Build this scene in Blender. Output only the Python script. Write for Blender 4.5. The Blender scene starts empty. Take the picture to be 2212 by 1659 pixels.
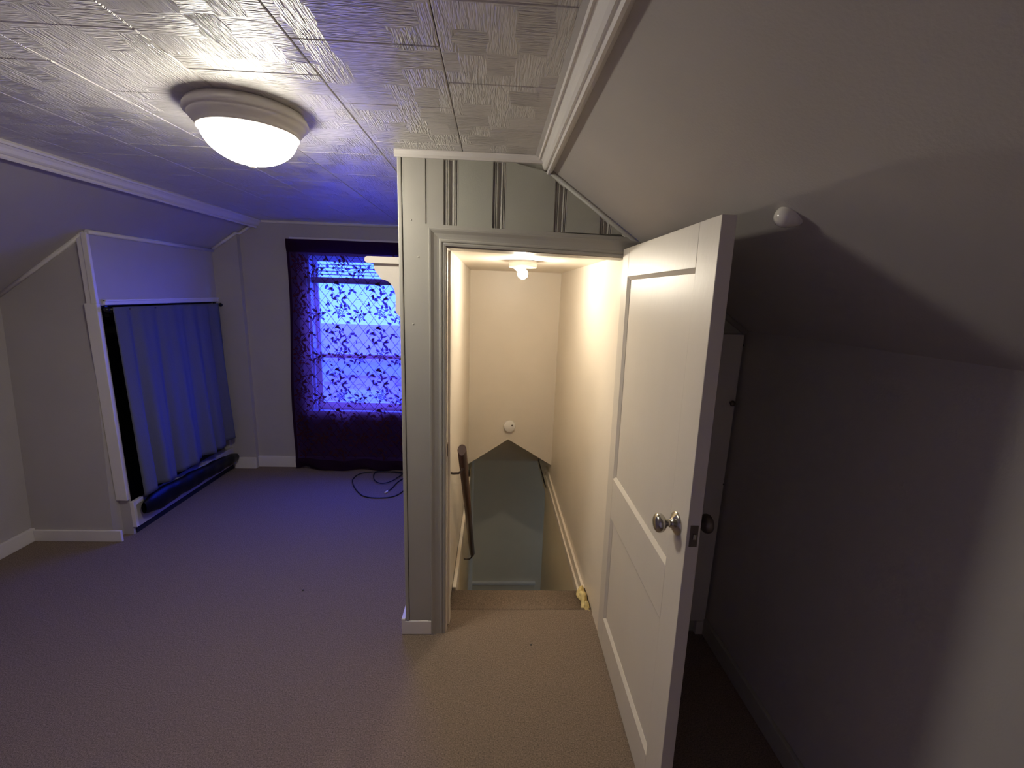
import bpy, bmesh, math, random
from mathutils import Vector, Matrix
random.seed(7)
S = bpy.context.scene
COL = S.collection

# ------------------------------------------------------------------ camera
FPX, CX, CY, H = 943.3, 1106.0, 829.5, 1.60          # focal length in pixels of the 2212 x 1659 frame, eye height
PIT, ROL, YAW = [math.radians(a) for a in (11.6875, 1.889, 2.676)]
_f = Vector((math.sin(YAW)*math.cos(PIT), math.cos(YAW)*math.cos(PIT), -math.sin(PIT)))
_r = Vector((math.cos(YAW), -math.sin(YAW), 0)); _u = _r.cross(_f)
_r2 = _r*math.cos(ROL) + _u*math.sin(ROL); _u2 = -_r*math.sin(ROL) + _u*math.cos(ROL)
cam = bpy.data.objects.new('camera', bpy.data.cameras.new('camera')); COL.objects.link(cam)
cam.matrix_world = Matrix(((_r2.x, _u2.x, -_f.x, 0), (_r2.y, _u2.y, -_f.y, 0), (_r2.z, _u2.z, -_f.z, H), (0, 0, 0, 1)))
cam.data.sensor_fit = 'HORIZONTAL'; cam.data.sensor_width = 36; cam.data.lens = 36*FPX/2212
cam.data.clip_start = 0.02
S.camera = cam
def ray(x, y): return _r2*((x-CX)/FPX) - _u2*((y-CY)/FPX) + _f
def on_z(x, y, z=0.0): d = ray(x, y); return Vector((0, 0, H)) + d*((z-H)/d.z)
def on_y(x, y, Y): d = ray(x, y); return Vector((0, 0, H)) + d*(Y/d.y)

# ------------------------------------------------------------------ light and exposure
SKY = (1.5, 4.3, 42.0)                               # dusk daylight, deep blue against the warm lamps
w = bpy.data.worlds.new('world'); S.world = w; w.use_nodes = True
w.node_tree.nodes['Background'].inputs[0].default_value = (SKY[0]/SKY[2], SKY[1]/SKY[2], 1, 1)
w.node_tree.nodes['Background'].inputs[1].default_value = SKY[2]
LAMP_COL, LAMP_STR = (1.0, 0.94, 0.80), 47.0          # glass bowl of the ceiling lamp
BULB_COL, BULB_STR = (1.0, 0.91, 0.74), 365.0         # small bare bulb over the stairs
S.view_settings.view_transform = 'Standard'; S.view_settings.look = 'None'
S.view_settings.gamma = 1; S.view_settings.use_curve_mapping = False
S.view_settings.exposure = 0.55
S.cycles.diffuse_bounces = 8; S.cycles.max_bounces = 14; S.cycles.transparent_max_bounces = 16
def portal(name, loc, rot, sx, sy):
    l = bpy.data.lights.new(name, 'AREA'); l.shape = 'RECTANGLE'; l.size = sx; l.size_y = sy
    l.cycles.is_portal = True
    o = bpy.data.objects.new(name, l); COL.objects.link(o); o.location = loc; o.rotation_euler = rot
portal('window_daylight', (-1.07, 3.93, 1.215), (-math.pi/2, 0, 0), 1.0, 1.36)
portal('hall_daylight', (2.12, 4.3, -1.325), (0, math.pi/2, 0), 0.55, 0.36)

# ------------------------------------------------------------------ materials
def mat(name, col, rough=0.6, metal=0.0, spec=0.5):
    m = bpy.data.materials.new(name); m.use_nodes = True
    b = m.node_tree.nodes['Principled BSDF']
    b.inputs['Base Color'].default_value = (*col, 1); b.inputs['Roughness'].default_value = rough
    b.inputs['Metallic'].default_value = metal; b.inputs['Specular IOR Level'].default_value = spec
    return m
def nodes(m): return m.node_tree.nodes, m.node_tree.links, m.node_tree.nodes['Principled BSDF']
def noisy(m, scale, amt, bump=0.0, bscale=None, stretch=(1, 1, 1), dist=0.002):
    """fine colour variation and relief from noise in world space"""
    N, L, b = nodes(m)
    g = N.new('ShaderNodeNewGeometry'); mp = N.new('ShaderNodeMapping'); mp.inputs['Scale'].default_value = stretch
    L.new(g.outputs['Position'], mp.inputs[0])
    n = N.new('ShaderNodeTexNoise'); n.inputs['Scale'].default_value = scale; n.inputs['Detail'].default_value = 3
    L.new(mp.outputs[0], n.inputs['Vector'])
    c = tuple(b.inputs['Base Color'].default_value)
    mx = N.new('ShaderNodeMix'); mx.data_type = 'RGBA'
    mx.inputs[6].default_value = tuple(v*(1-amt) for v in c[:3]) + (1,)
    mx.inputs[7].default_value = tuple(min(1, v*(1+amt)) for v in c[:3]) + (1,)
    L.new(n.outputs['Fac'], mx.inputs[0]); L.new(mx.outputs[2], b.inputs['Base Color'])
    if bump:
        n2 = N.new('ShaderNodeTexNoise'); n2.inputs['Scale'].default_value = bscale or scale; n2.inputs['Detail'].default_value = 3
        L.new(mp.outputs[0], n2.inputs['Vector'])
        bp = N.new('ShaderNodeBump'); bp.inputs['Strength'].default_value = bump; bp.inputs['Distance'].default_value = dist
        L.new(n2.outputs['Fac'], bp.inputs['Height']); L.new(bp.outputs[0], b.inputs['Normal'])
    return m
M = {}
M['wall'] = noisy(mat('taupe_wall_paint', (0.46, 0.425, 0.395), 0.55), 6, 0.06, 0.25, 160)
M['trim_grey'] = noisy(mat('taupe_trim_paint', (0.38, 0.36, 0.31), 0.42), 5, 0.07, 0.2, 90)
M['panel'] = noisy(mat('grey_green_panel_paint', (0.38, 0.375, 0.31), 0.5), 8, 0.06, 0.15, 220)
M['white'] = noisy(mat('white_trim_paint', (0.74, 0.70, 0.65), 0.4), 7, 0.06, 0.15, 120)
M['door'] = noisy(mat('door_paint', (0.62, 0.57, 0.50), 0.42), 6, 0.05, 0.22, 55, (1, 1, 0.35))
M['cream'] = noisy(mat('cream_stair_paint', (0.77, 0.70, 0.60), 0.38), 4, 0.05, 0.12, 130)
M['hall'] = noisy(mat('hall_wall_paint', (0.85, 0.78, 0.62), 0.6), 5, 0.05)
M['carpet'] = noisy(mat('mauve_brown_carpet', (0.25, 0.19, 0.145), 0.95, 0, 0.1), 210, 0.95, 1.0, 420, dist=0.004)
M['dark'] = mat('painted_dark', (0.012, 0.011, 0.012), 0.8)  # near black: painted shade in the closet, also the backing of tile joints
M['wood'] = noisy(mat('dark_stained_wood', (0.055, 0.022, 0.012), 0.35), 30, 0.35, 0.1, 60, (6, 0.6, 0.6))
M['nickel'] = mat('aged_nickel', (0.50, 0.47, 0.40), 0.2, 1.0)
M['iron'] = mat('dark_metal', (0.16, 0.13, 0.11), 0.4, 0.9)
M['rod'] = mat('black_rod', (0.012, 0.012, 0.013), 0.3, 0.3)
M['blackcurtain'] = noisy(mat('charcoal_curtain', (0.125, 0.13, 0.16), 0.9, 0, 0.1), 300, 0.2, 0.3, 500)
M['bag'] = mat('black_plastic', (0.004, 0.004, 0.006), 0.38, 0, 0.3)
M['porcelain'] = mat('white_porcelain', (0.70, 0.66, 0.58), 0.12)
M['plastic'] = mat('white_plastic', (0.86, 0.84, 0.80), 0.35)
M['rim'] = noisy(mat('lamp_rim_paint', (0.80, 0.76, 0.70), 0.4), 10, 0.04)
M['cable'] = mat('black_cable', (0.008, 0.008, 0.010), 0.45)
M['foam'] = noisy(mat('yellow_foam', (0.72, 0.58, 0.26), 0.9), 60, 0.3, 1.0, 80)
M['screw'] = mat('dark_screw', (0.03, 0.028, 0.025), 0.5)
M['siding'] = mat('pale_siding', (0.50, 0.52, 0.57), 0.7)
M['violet'] = mat('mauve_shingle', (0.42, 0.30, 0.42), 0.8)
M['grass'] = mat('lawn', (0.06, 0.08, 0.04), 0.9)
M['sash'] = mat('white_sash_paint', (0.70, 0.68, 0.66), 0.4)
def emission(name, col, st):
    m = bpy.data.materials.new(name); m.use_nodes = True; N = m.node_tree.nodes; N.clear()
    e = N.new('ShaderNodeEmission'); o = N.new('ShaderNodeOutputMaterial')
    e.inputs[0].default_value = (*col, 1); e.inputs[1].default_value = st
    m.node_tree.links.new(e.outputs[0], o.inputs[0]); return m
M['bowl'] = emission('lit_glass_bowl', LAMP_COL, LAMP_STR)
M['bulb'] = emission('lit_bulb', BULB_COL, BULB_STR)
def glass(name='window_glass', tint=(0.95, 0.97, 0.97, 1)):
    m = bpy.data.materials.new(name); m.use_nodes = True; N = m.node_tree.nodes; L = m.node_tree.links; N.clear()
    t = N.new('ShaderNodeBsdfTransparent'); g = N.new('ShaderNodeBsdfGlossy'); g.inputs['Roughness'].default_value = 0.02
    x = N.new('ShaderNodeMixShader'); x.inputs[0].default_value = 0.05; o = N.new('ShaderNodeOutputMaterial')
    t.inputs[0].default_value = tint
    L.new(t.outputs[0], x.inputs[1]); L.new(g.outputs[0], x.inputs[2]); L.new(x.outputs[0], o.inputs[0]); return m
M['glass'] = glass()
M['amber'] = glass('light_filter_glass', (1.0, 0.70, 0.28, 1))  # tint added to turn the blue daylight in the hall more neutral
def sheer(name, clear, tint, dif, trans, w_tr):
    """thin woven cloth: see-through between the threads, threads diffuse and translucent"""
    m = bpy.data.materials.new(name); m.use_nodes = True; N = m.node_tree.nodes; L = m.node_tree.links; N.clear()
    t = N.new('ShaderNodeBsdfTransparent'); t.inputs[0].default_value = (*tint, 1)
    d = N.new('ShaderNodeBsdfDiffuse'); d.inputs[0].default_value = (*dif, 1)
    r = N.new('ShaderNodeBsdfTranslucent'); r.inputs[0].default_value = (*trans, 1)
    a = N.new('ShaderNodeMixShader'); a.inputs[0].default_value = w_tr; b = N.new('ShaderNodeMixShader'); b.inputs[0].default_value = clear
    o = N.new('ShaderNodeOutputMaterial')
    L.new(d.outputs[0], a.inputs[1]); L.new(r.outputs[0], a.inputs[2]); L.new(a.outputs[0], b.inputs[1]); L.new(t.outputs[0], b.inputs[2])
    L.new(b.outputs[0], o.inputs[0]); return m
M['sheer'] = sheer('sheer_purple_net', 0.31, (0.46, 0.46, 1.0), (0.026, 0.009, 0.022), (0.60, 0.11, 0.13), 0.28)
M['lace'] = sheer('dark_purple_lace', 0.08, (0.8, 0.6, 0.9), (0.060, 0.022, 0.030), (0.20, 0.03, 0.03), 0.30)
M['lattice'] = sheer('thin_purple_thread', 0.50, (0.8, 0.6, 0.9), (0.050, 0.020, 0.026), (0.20, 0.03, 0.03), 0.30)
def ceiling_tile_mat():
    m = mat('embossed_ceiling_tile', (0.70, 0.67, 0.63), 0.35)
    N, L, b = nodes(m)
    g = N.new('ShaderNodeNewGeometry')
    def stroke(sx, sy, off):
        mp = N.new('ShaderNodeMapping'); mp.inputs['Scale'].default_value = (sx, sy, 0); mp.inputs['Location'].default_value = (off, off, 0)
        L.new(g.outputs['Position'], mp.inputs[0])
        n = N.new('ShaderNodeTexNoise'); n.inputs['Scale'].default_value = 1; n.inputs['Detail'].default_value = 1; n.inputs['Distortion'].default_value = 1.1
        L.new(mp.outputs[0], n.inputs['Vector']); return n.outputs['Fac']
    a, c = stroke(190, 17, 0), stroke(20, 180, 5)
    nz = N.new('ShaderNodeTexNoise'); nz.inputs['Scale'].default_value = 14; L.new(g.outputs['Position'], nz.inputs['Vector'])
    jt = N.new('ShaderNodeVectorMath'); jt.operation = 'MULTIPLY_ADD'; jt.inputs[1].default_value = (.06, .06, 0); L.new(nz.outputs['Color'], jt.inputs[0]); L.new(g.outputs['Position'], jt.inputs[2])
    ml = N.new('ShaderNodeVectorMath'); ml.operation = 'MULTIPLY'; ml.inputs[1].default_value = (15, 11.5, 0); L.new(jt.outputs[0], ml.inputs[0])
    fl = N.new('ShaderNodeVectorMath'); fl.operation = 'FLOOR'; L.new(ml.outputs[0], fl.inputs[0])
    v = N.new('ShaderNodeTexWhiteNoise'); v.noise_dimensions = '2D'; L.new(fl.outputs[0], v.inputs['Vector'])
    sp = N.new('ShaderNodeSeparateColor'); L.new(v.outputs['Color'], sp.inputs[0])
    gt = N.new('ShaderNodeMath'); gt.operation = 'GREATER_THAN'; gt.inputs[1].default_value = 0.5; L.new(sp.outputs[0], gt.inputs[0])
    mx = N.new('ShaderNodeMix'); L.new(gt.outputs[0], mx.inputs[0]); L.new(a, mx.inputs[2]); L.new(c, mx.inputs[3])
    am = N.new('ShaderNodeMath'); am.operation = 'MULTIPLY'; L.new(mx.outputs[0], am.inputs[0])
    ad = N.new('ShaderNodeMath'); ad.operation = 'MULTIPLY_ADD'; ad.inputs[1].default_value = 0.8; ad.inputs[2].default_value = 0.35
    L.new(sp.outputs[1], ad.inputs[0]); L.new(ad.outputs[0], am.inputs[1])
    bp = N.new('ShaderNodeBump'); bp.inputs['Strength'].default_value = 1.0; bp.inputs['Distance'].default_value = 0.0085
    L.new(am.outputs[0], bp.inputs['Height']); L.new(bp.outputs[0], b.inputs['Normal'])
    return m
M['tile'] = ceiling_tile_mat()

# ------------------------------------------------------------------ mesh helpers
ORG = {}                                              # world origin of every object built here
class MB:
    def __init__(s): s.v, s.f, s.sm = [], [], []
    def add(s, vs, fs, smooth=False):
        o = len(s.v); s.v += [tuple(p) for p in vs]
        for f in fs: s.f.append(tuple(i+o for i in f)); s.sm.append(smooth)
        return s
    def box(s, x0, x1, y0, y1, z0, z1):
        if x0 > x1: x0, x1 = x1, x0
        if y0 > y1: y0, y1 = y1, y0
        if z0 > z1: z0, z1 = z1, z0
        return s.add([(x, y, z) for z in (z0, z1) for y in (y0, y1) for x in (x0, x1)],
                     [(0, 2, 3, 1), (4, 5, 7, 6), (0, 1, 5, 4), (2, 6, 7, 3), (0, 4, 6, 2), (1, 3, 7, 5)])
    def prism(s, poly, a, b, axis='y', smooth=False):
        """polygon in the plane across `axis`, extruded from a to b"""
        n = len(poly)
        def P(p, t): return (p[0], t, p[1]) if axis == 'y' else ((t, p[0], p[1]) if axis == 'x' else (p[0], p[1], t))
        ar = sum(poly[i][0]*poly[(i+1) % n][1] - poly[(i+1) % n][0]*poly[i][1] for i in range(n))
        flip = (ar > 0) == (axis in 'xz')
        vs = [P(p, a) for p in poly] + [P(p, b) for p in poly]
        fs = [tuple(range(n)), tuple(range(2*n-1, n-1, -1))]
        sd = [(i, n+i, n+(i+1) % n, (i+1) % n) for i in range(n)]
        if (b > a) == flip: fs = [tuple(reversed(f)) for f in fs]; sd = [tuple(reversed(f)) for f in sd]
        s.add(vs, fs); o = len(s.v)-2*n
        for f in sd: s.f.append(tuple(i+o for i in f)); s.sm.append(smooth)
        return s
    def tube(s, pts, r, n=10, caps=True):
        pts = [Vector(p) for p in pts]; rs = r if isinstance(r, (list, tuple)) else [r]*len(pts)
        vs, fs = [], []; up = Vector((0.31, 0.17, 0.93))
        for i, p in enumerate(pts):
            d = (pts[min(i+1, len(pts)-1)] - pts[max(i-1, 0)]).normalized()
            a = d.cross(up)
            if a.length < 1e-3: a = d.cross(Vector((1, 0, 0)))
            a.normalize(); b = d.cross(a)
            vs += [p + (a*math.cos(t*2*math.pi/n) + b*math.sin(t*2*math.pi/n))*rs[i] for t in range(n)]
        for i in range(len(pts)-1):
            for t in range(n): fs.append((i*n+t, i*n+(t+1) % n, (i+1)*n+(t+1) % n, (i+1)*n+t))
        s.add(vs, fs, True)
        if caps:
            o = len(s.v)-len(vs)
            s.f += [tuple(o+t for t in reversed(range(n))), tuple(o+(len(pts)-1)*n+t for t in range(n))]; s.sm += [False]*2
        return s
    def lathe(s, prof, c, axis=(0, 0, 1), n=32, smooth=True):
        """profile of (radius, height along axis) turned about an axis through c"""
        ax = Vector(axis).normalized(); a = ax.cross(Vector((0, 1, 0.01))).normalized() if abs(ax.y) < 0.9 else ax.cross(Vector((1, 0, 0))).normalized()
        b = ax.cross(a); c = Vector(c); vs, fs = [], []
        for r, h in prof: vs += [c + ax*h + (a*math.cos(t*2*math.pi/n) + b*math.sin(t*2*math.pi/n))*r for t in range(n)]
        for i in range(len(prof)-1):
            for t in range(n): fs.append((i*n+t, i*n+(t+1) % n, (i+1)*n+(t+1) % n, (i+1)*n+t))
        return s.add(vs, fs, smooth)
    def grid(s, fn, nu, nv, smooth=True):
        vs = [fn(i/nu, j/nv) for j in range(nv+1) for i in range(nu+1)]
        return s.add(vs, [(j*(nu+1)+i, j*(nu+1)+i+1, (j+1)*(nu+1)+i+1, (j+1)*(nu+1)+i) for j in range(nv) for i in range(nu)], smooth)
    def build(s, name, m, parent=None, bevel=0.0, seg=2, fixn=False, sides=0.0):
        xs, ys, zs = zip(*s.v); o = Vector(((min(xs)+max(xs))/2, (min(ys)+max(ys))/2, min(zs)))
        me = bpy.data.meshes.new(name); me.from_pydata([tuple(Vector(p)-o) for p in s.v], [], s.f)
        for p, q in zip(me.polygons, s.sm): p.use_smooth = q
        if bevel or fixn:
            bm = bmesh.new(); bm.from_mesh(me)
            bmesh.ops.remove_doubles(bm, verts=bm.verts, dist=1e-6)
            if fixn: bmesh.ops.recalc_face_normals(bm, faces=bm.faces)
            if bevel:
                ed = [e for e in bm.edges if len(e.link_faces) == 2 and e.calc_face_angle(0) > 0.5]
                bmesh.ops.bevel(bm, geom=ed, offset=bevel, segments=seg, profile=0.6, affect='EDGES', clamp_overlap=True)
            bm.to_mesh(me); bm.free()
        me.materials.append(M[m]); ob = bpy.data.objects.new(name, me); COL.objects.link(ob)
        ORG[ob.name] = o
        if parent is not None: ob.parent = parent; ob.location = o - ORG[parent.name]
        else: ob.location = o
        return ob
def tag(o, label=None, cat=None, group=None, kind=None):
    if label: o['label'] = label
    if cat: o['category'] = cat
    if group: o['group'] = group
    if kind: o['kind'] = kind
    return o
def struct(o, label=None, cat=None): return tag(o, label, cat, kind='structure')
def empty(name, loc):
    e = bpy.data.objects.new(name, None); COL.objects.link(e); e.location = loc; e.empty_display_size = 0.1
    ORG[e.name] = Vector(loc); return e
def clone(o, name, loc, parent):
    c = o.copy(); c.name = name; COL.objects.link(c); ORG[c.name] = Vector(loc); c.parent = parent; c.location = Vector(loc)-ORG[parent.name]; return c

# ------------------------------------------------------------------ room dimensions (metres)
ZC = 2.118                                            # ceiling
XL, XR = -2.83, 1.071                                 # knee walls
YB, YF = -0.80, 3.81                                   # wall behind the camera, window wall
YD = 1.825                                            # face of the door wall
XE, XS0, XS1 = -0.37, -0.195, 0.545                   # outside of stair enclosure, stairwell sides
YS = 3.65                                             # bulkhead over the stairs
def zr(x): return min(ZC, 1.48 + (XR-x)*0.689)        # right slope
def zl(x): return min(ZC, ZC - (-1.925-x)*0.69)       # left slope
XCR, XCL = XR-(ZC-1.48)/0.689, -1.925

# ------------------------------------------------------------------ floor
m = MB()
m.box(XL-.15, XE+.02, YB-.15, 3.9, -.25, 0).box(XE+.02, XS0, YB-.15, 3.9, -.25, 0).box(XS0, XS1, YB-.15, 1.97, -.25, 0).box(XS1, XR+.15, YB-.15, 3.9, -.25, 0)
floor = struct(m.build('floor', 'carpet'), 'mauve brown carpeted floor of the attic room', 'floor')
# top tread: a shallow dip between the doorway and the rounded nosing
def tread_prof():
    p = [(1.97, -.20), (1.97, 0.0), (1.978, .004), (1.99, -.004), (2.02, -.012), (2.11, -.010)]
    for k in range(7):
        a = math.pi/2 - k*math.pi/6*0.9; p.append((2.128+.022*math.cos(a), -.032+.022*math.sin(a)))
    return p + [(2.13, -.06), (2.13, -.20)]
MB().prism(tread_prof(), XS0, XS1, 'x', smooth=True).build('top_tread', 'carpet', floor, fixn=True)

# ------------------------------------------------------------------ ceiling of embossed tiles
ceil = struct(MB().box(XCL-.12, XCR+.12, YB-.15, 3.92, ZC+.010, ZC+.09).build('ceiling', 'dark'), 'flat ceiling of glossy embossed square tiles', 'ceiling')
lines = [XCL-.05, -1.748, -1.427, -1.089, -.768, -.449, -.131, XCR+.03]
cache = {}
for i in range(len(lines)-1):
    x0, x1 = lines[i], lines[i+1]
    ph = 1.08 if i % 2 == 1 else 0.92
    ph = {0: .92, 1: 1.08, 2: .92, 3: 1.08, 4: .92, 5: 1.08, 6: .92}[i]
    y = ph - 6*.3235
    while y < YF:
        y0, y1 = max(y, YB), min(y+.3235, YF+.04); y += .3235
        if y1-y0 < .02: continue
        key = (i, round(y1-y0, 3))
        loc = Vector(((x0+x1)/2, (y0+y1)/2, ZC))
        if key in cache: clone(cache[key], 'ceiling_tile', loc, ceil)
        else:
            hx, hy, g, b = (x1-x0)/2-.0008, (y1-y0)/2-.0008, .0022, .0025
            t = MB()
            t.add([(-hx+g, -hy+g, 0), (hx-g, -hy+g, 0), (hx-g, hy-g, 0), (-hx+g, hy-g, 0), (-hx, -hy, b), (hx, -hy, b), (hx, hy, b), (-hx, hy, b),
                   (-hx, -hy, .012), (hx, -hy, .012), (hx, hy, .012), (-hx, hy, .012)],
                  [(0, 3, 2, 1)] + [(k, (k+1) % 4, 4+(k+1) % 4, 4+k) for k in range(4)] + [(4+k, 4+(k+1) % 4, 8+(k+1) % 4, 8+k) for k in range(4)])
            t.v = [tuple(Vector(p)+loc) for p in t.v]
            cache[key] = t.build('ceiling_tile', 'tile', ceil)

# ------------------------------------------------------------------ slopes, knee walls, end walls
T = .10
struct(MB().prism([(XCL+.06, ZC+.05), (XL-.10, zl(XL-.10)), (XL-.10, zl(XL-.10)+T), (XCL+.06, ZC+.05+T)], YB-.1, 3.95, 'y').build('ceiling_left', 'wall', fixn=True),
       'taupe sloped ceiling falling to the left wall', 'ceiling')
struct(MB().prism([(XCR-.06, ZC+.05), (XCR, ZC), (XR+.10, zr(XR+.10)), (XR+.10, zr(XR+.10)+T), (XCR-.06, ZC+.05+T)], YB-.1, 3.95, 'y').build('ceiling_right', 'wall', fixn=True),
       'taupe sloped ceiling falling to the dark right wall', 'ceiling')
struct(MB().box(XL-.1, XL, YB-.1, 3.95, -.2, zl(XL)+.03).build('wall_left', 'wall'), 'low taupe knee wall along the left side', 'wall')
struct(MB().box(XR, XR+.1, YB-.1, 3.95, -.2, zr(XR)+.03).build('wall_right', 'wall'), 'low shadowed knee wall along the right side', 'wall')
gable = [(XL-.05, -.2), (XR+.05, -.2), (XR+.05, zr(XR+.05)+.05), (XCR, ZC+.06), (XCL, ZC+.06), (XL-.05, zl(XL-.05)+.05)]
struct(MB().prism(gable, YB-.12, YB, 'y').build('wall_back', 'white', fixn=True), 'unseen near gable wall, set close and off-white to bounce light', 'wall')  # out of view; position and pale paint picked for bounce light

# window wall with the window hole and the small step near the closet
WX0, WX1, WZ0, WZ1 = -1.56, -0.58, .54, 1.89
m = MB(); y0, y1 = YF, YF+.12
m.prism([(-2.08, -.2), (WX0, -.2), (WX0, ZC+.05), (XCL+.05, ZC+.05), (-2.08, zl(-2.08)+.05)], y0, y1)
m.box(WX0, WX1, y0, y1, -.2, WZ0).box(WX0, WX1, y0, y1, WZ1, ZC+.05)
m.box(WX1, XS0, y0, y1, -.2, ZC+.05).prism([(XS0, .47), (XS1+.05, .47), (XS1+.05, zr(XS1+.05)+.05), (XCR, ZC+.05), (XS0, ZC+.05)], y0, y1)
m.prism([(XS1+.05, -.2), (XR+.05, -.2), (XR+.05, zr(XR)+.05), (XS1+.05, zr(XS1+.05)+.05)], y0, y1)
m.prism([(XL-.05, -.2), (-2.08, -.2), (-2.08, zl(-2.08)+.05), (XL-.05, zl(XL-.05)+.05)], 3.765, y1)
struct(m.build('wall_far', 'wall', fixn=True), 'taupe window wall at the far end', 'wall')

# ------------------------------------------------------------------ closet block on the left
YK, XK = 2.66, -2.285                                  # cheek facing the camera, front with the curtain
OY0, OY1, OZ0, OZ1 = 2.674, 3.735, .19, 1.455
m = MB()
m.prism([(XL-.02, -.1), (XK, -.1), (XK, zl(XK)+.03), (XL-.02, zl(XL-.02)+.03)], YK, YK+.014)
m.box(XK-.05, XK, OY1, 3.77, -.1, zl(XK)+.02)
m.box(XK-.05, XK, OY0, OY1, -.1, OZ0).box(XK-.05, XK, OY0, OY1, OZ1, zl(XK)+.02)
m.prism([(YK+.001, 1.40), (YK-.075, .070), (YK-.075, -.01), (YK+.001, -.01)], XL, XK-.062, 'x')
struct(m.build('wall_closet', 'wall', fixn=True), 'taupe closet block under the left slope with a curtained opening', 'wall')
struct(MB().box(XL+.01, XL+.03, YK+.05, 3.76, 0, 1.4).box(XL+.02, XK-.05, YK+.05, 3.76, .005, .02).build('closet_shade_lining', 'dark'), 'lining painted near black as the shade inside the curtained closet', 'lining')  # darkness of the closet interior put into the colour

def cove(pts, r, name, label, mat_='white'):
    return struct(MB().tube(pts, r, 8).build(name, mat_), label, 'trim')
# crown mouldings: profile swept along y
def crown(sgn, x0, z0, x1, z1, ya, yb, name, label):
    # from the ceiling edge (x0, ZC) to the lower edge (x1, z1), stepped like old casing
    a = Vector((x0, z0)); b = Vector((x1, z1)); d = (b-a); L = d.length; d.normalize()
    n = Vector((-d.y, d.x)) if sgn > 0 else Vector((d.y, -d.x))
    if n.y > 0: n = -n
    prof = [(0, -.012), (0, .010), (.10, .014), (.14, .009), (.2, .008), (.36, .012), (.52, .019), (.66, .021), (.70, .015), (.75, .015), (.79, .024), (.90, .027), (.98, .022), (1.0, .012), (1.0, -.02)]
    poly = [tuple(a + d*(t*L) + n*h) for t, h in prof]
    return struct(MB().prism(poly, ya, yb, 'y').build(name, 'white', fixn=True), label, 'trim')
crown(1, .163, ZC-.001, .218, 2.070, YB, YD, 'trim_1', 'wide white crown moulding between ceiling and right slope')
crown(-1, -1.895, ZC-.001, -1.962, 2.072, YB, YF, 'trim_2', 'long white crown moulding between ceiling and left slope')
# cove beads
yy = YK-.006
cove([(XK-.01, yy, zl(XK-.01)-.006), (XL, yy, zl(XL)-.006)], .012, 'trim_3', 'thin light bead where the closet cheek meets the slope')
cove([(XK+.006, YK-.01, zl(XK)-.008), (XK+.006, 3.77, zl(XK)-.008)], .013, 'trim_4', 'thin light bead above the curtained closet front')
cove([(XK+.012, 3.757, zl(XK)+.004), (-2.08, 3.757, zl(-2.08)-.006), (-2.08, YF-.006, zl(-2.08)-.006), (XCL, YF-.006, ZC-.010), (XE, YF-.006, ZC-.010)], .012, 'trim_5', 'thin light bead along the top of the window wall')
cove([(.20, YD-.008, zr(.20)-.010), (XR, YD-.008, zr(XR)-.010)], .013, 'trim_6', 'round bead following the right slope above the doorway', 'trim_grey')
# corner board, casing board and header of the closet opening
t = MB().box(XK-.052, XK+.004, YK-.016, YK+.002, 1.462, zl(XK)-.012).box(XK-.022, XK+.008, YK-.020, YK-.001, 1.462, zl(XK)-.012)
struct(t.build('trim_7', 'white', bevel=.003), 'short white corner trim above the closet casing', 'trim')
struct(MB().box(XK-.060, XK+.010, YK-.024, YK-.0005, .245, 1.466).build('trim_8', 'white', bevel=.004), 'tall white casing board beside the dark closet curtain', 'trim')
m = MB().box(XK-.002, XK+.014, YK+.03, 3.765, 1.458, 1.488).box(XK, XK+.020, YK+.03, 3.765, 1.478, 1.490)
struct(m.build('trim_9', 'white', bevel=.002), 'thin white head trim over the closet curtain', 'trim')
# threshold under the curtain
th = empty('closet_threshold', (XK, 3.2, 0)); tag(th, 'low painted threshold board under the dark closet curtain', 'threshold')
MB().box(XK+.001, XK+.020, YK+.018, 3.75, .045, .195).build('board', 'wall', th, bevel=.003)
MB().box(XK+.001, XK+.026, YK-.002, YK+.018, .05, .225).build('end_strip', 'white', th, bevel=.003)
MB().box(XK+.001, XK+.026, YK+.018, YK+.08, .195, .225).build('sill_strip', 'white', th, bevel=.003)
MB().box(XK+.001, XK+.006, YK+.018, 3.75, .001, .045).build('gap_shade', 'dark', th)  # near-black strip stands in for the shadow under the board

# black plastic bundle lying along the threshold
def bag(u, v):
    y = 2.69 + u*1.04; a = v*math.pi*2
    e = min(1, math.sin(math.pi*min(1, max(0, u*0.985+.008)))*3.0)**.5
    hh = (.073 - .026*u) * (.35+.65*e); ww = .034*(.3+.7*e)
    zc = .170 - .050*u*u
    j = .003*math.sin(u*23+a*2) + .002*math.sin(u*51-a)
    return (XK+.060+ww*math.cos(a)*(1+j*20), y, zc+(hh+j)*math.sin(a))
bg = MB().grid(bag, 60, 16).build('plastic_bag', 'bag', fixn=True)
tag(bg, 'shiny black plastic bag tucked below the closet curtain', 'bag')

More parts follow.
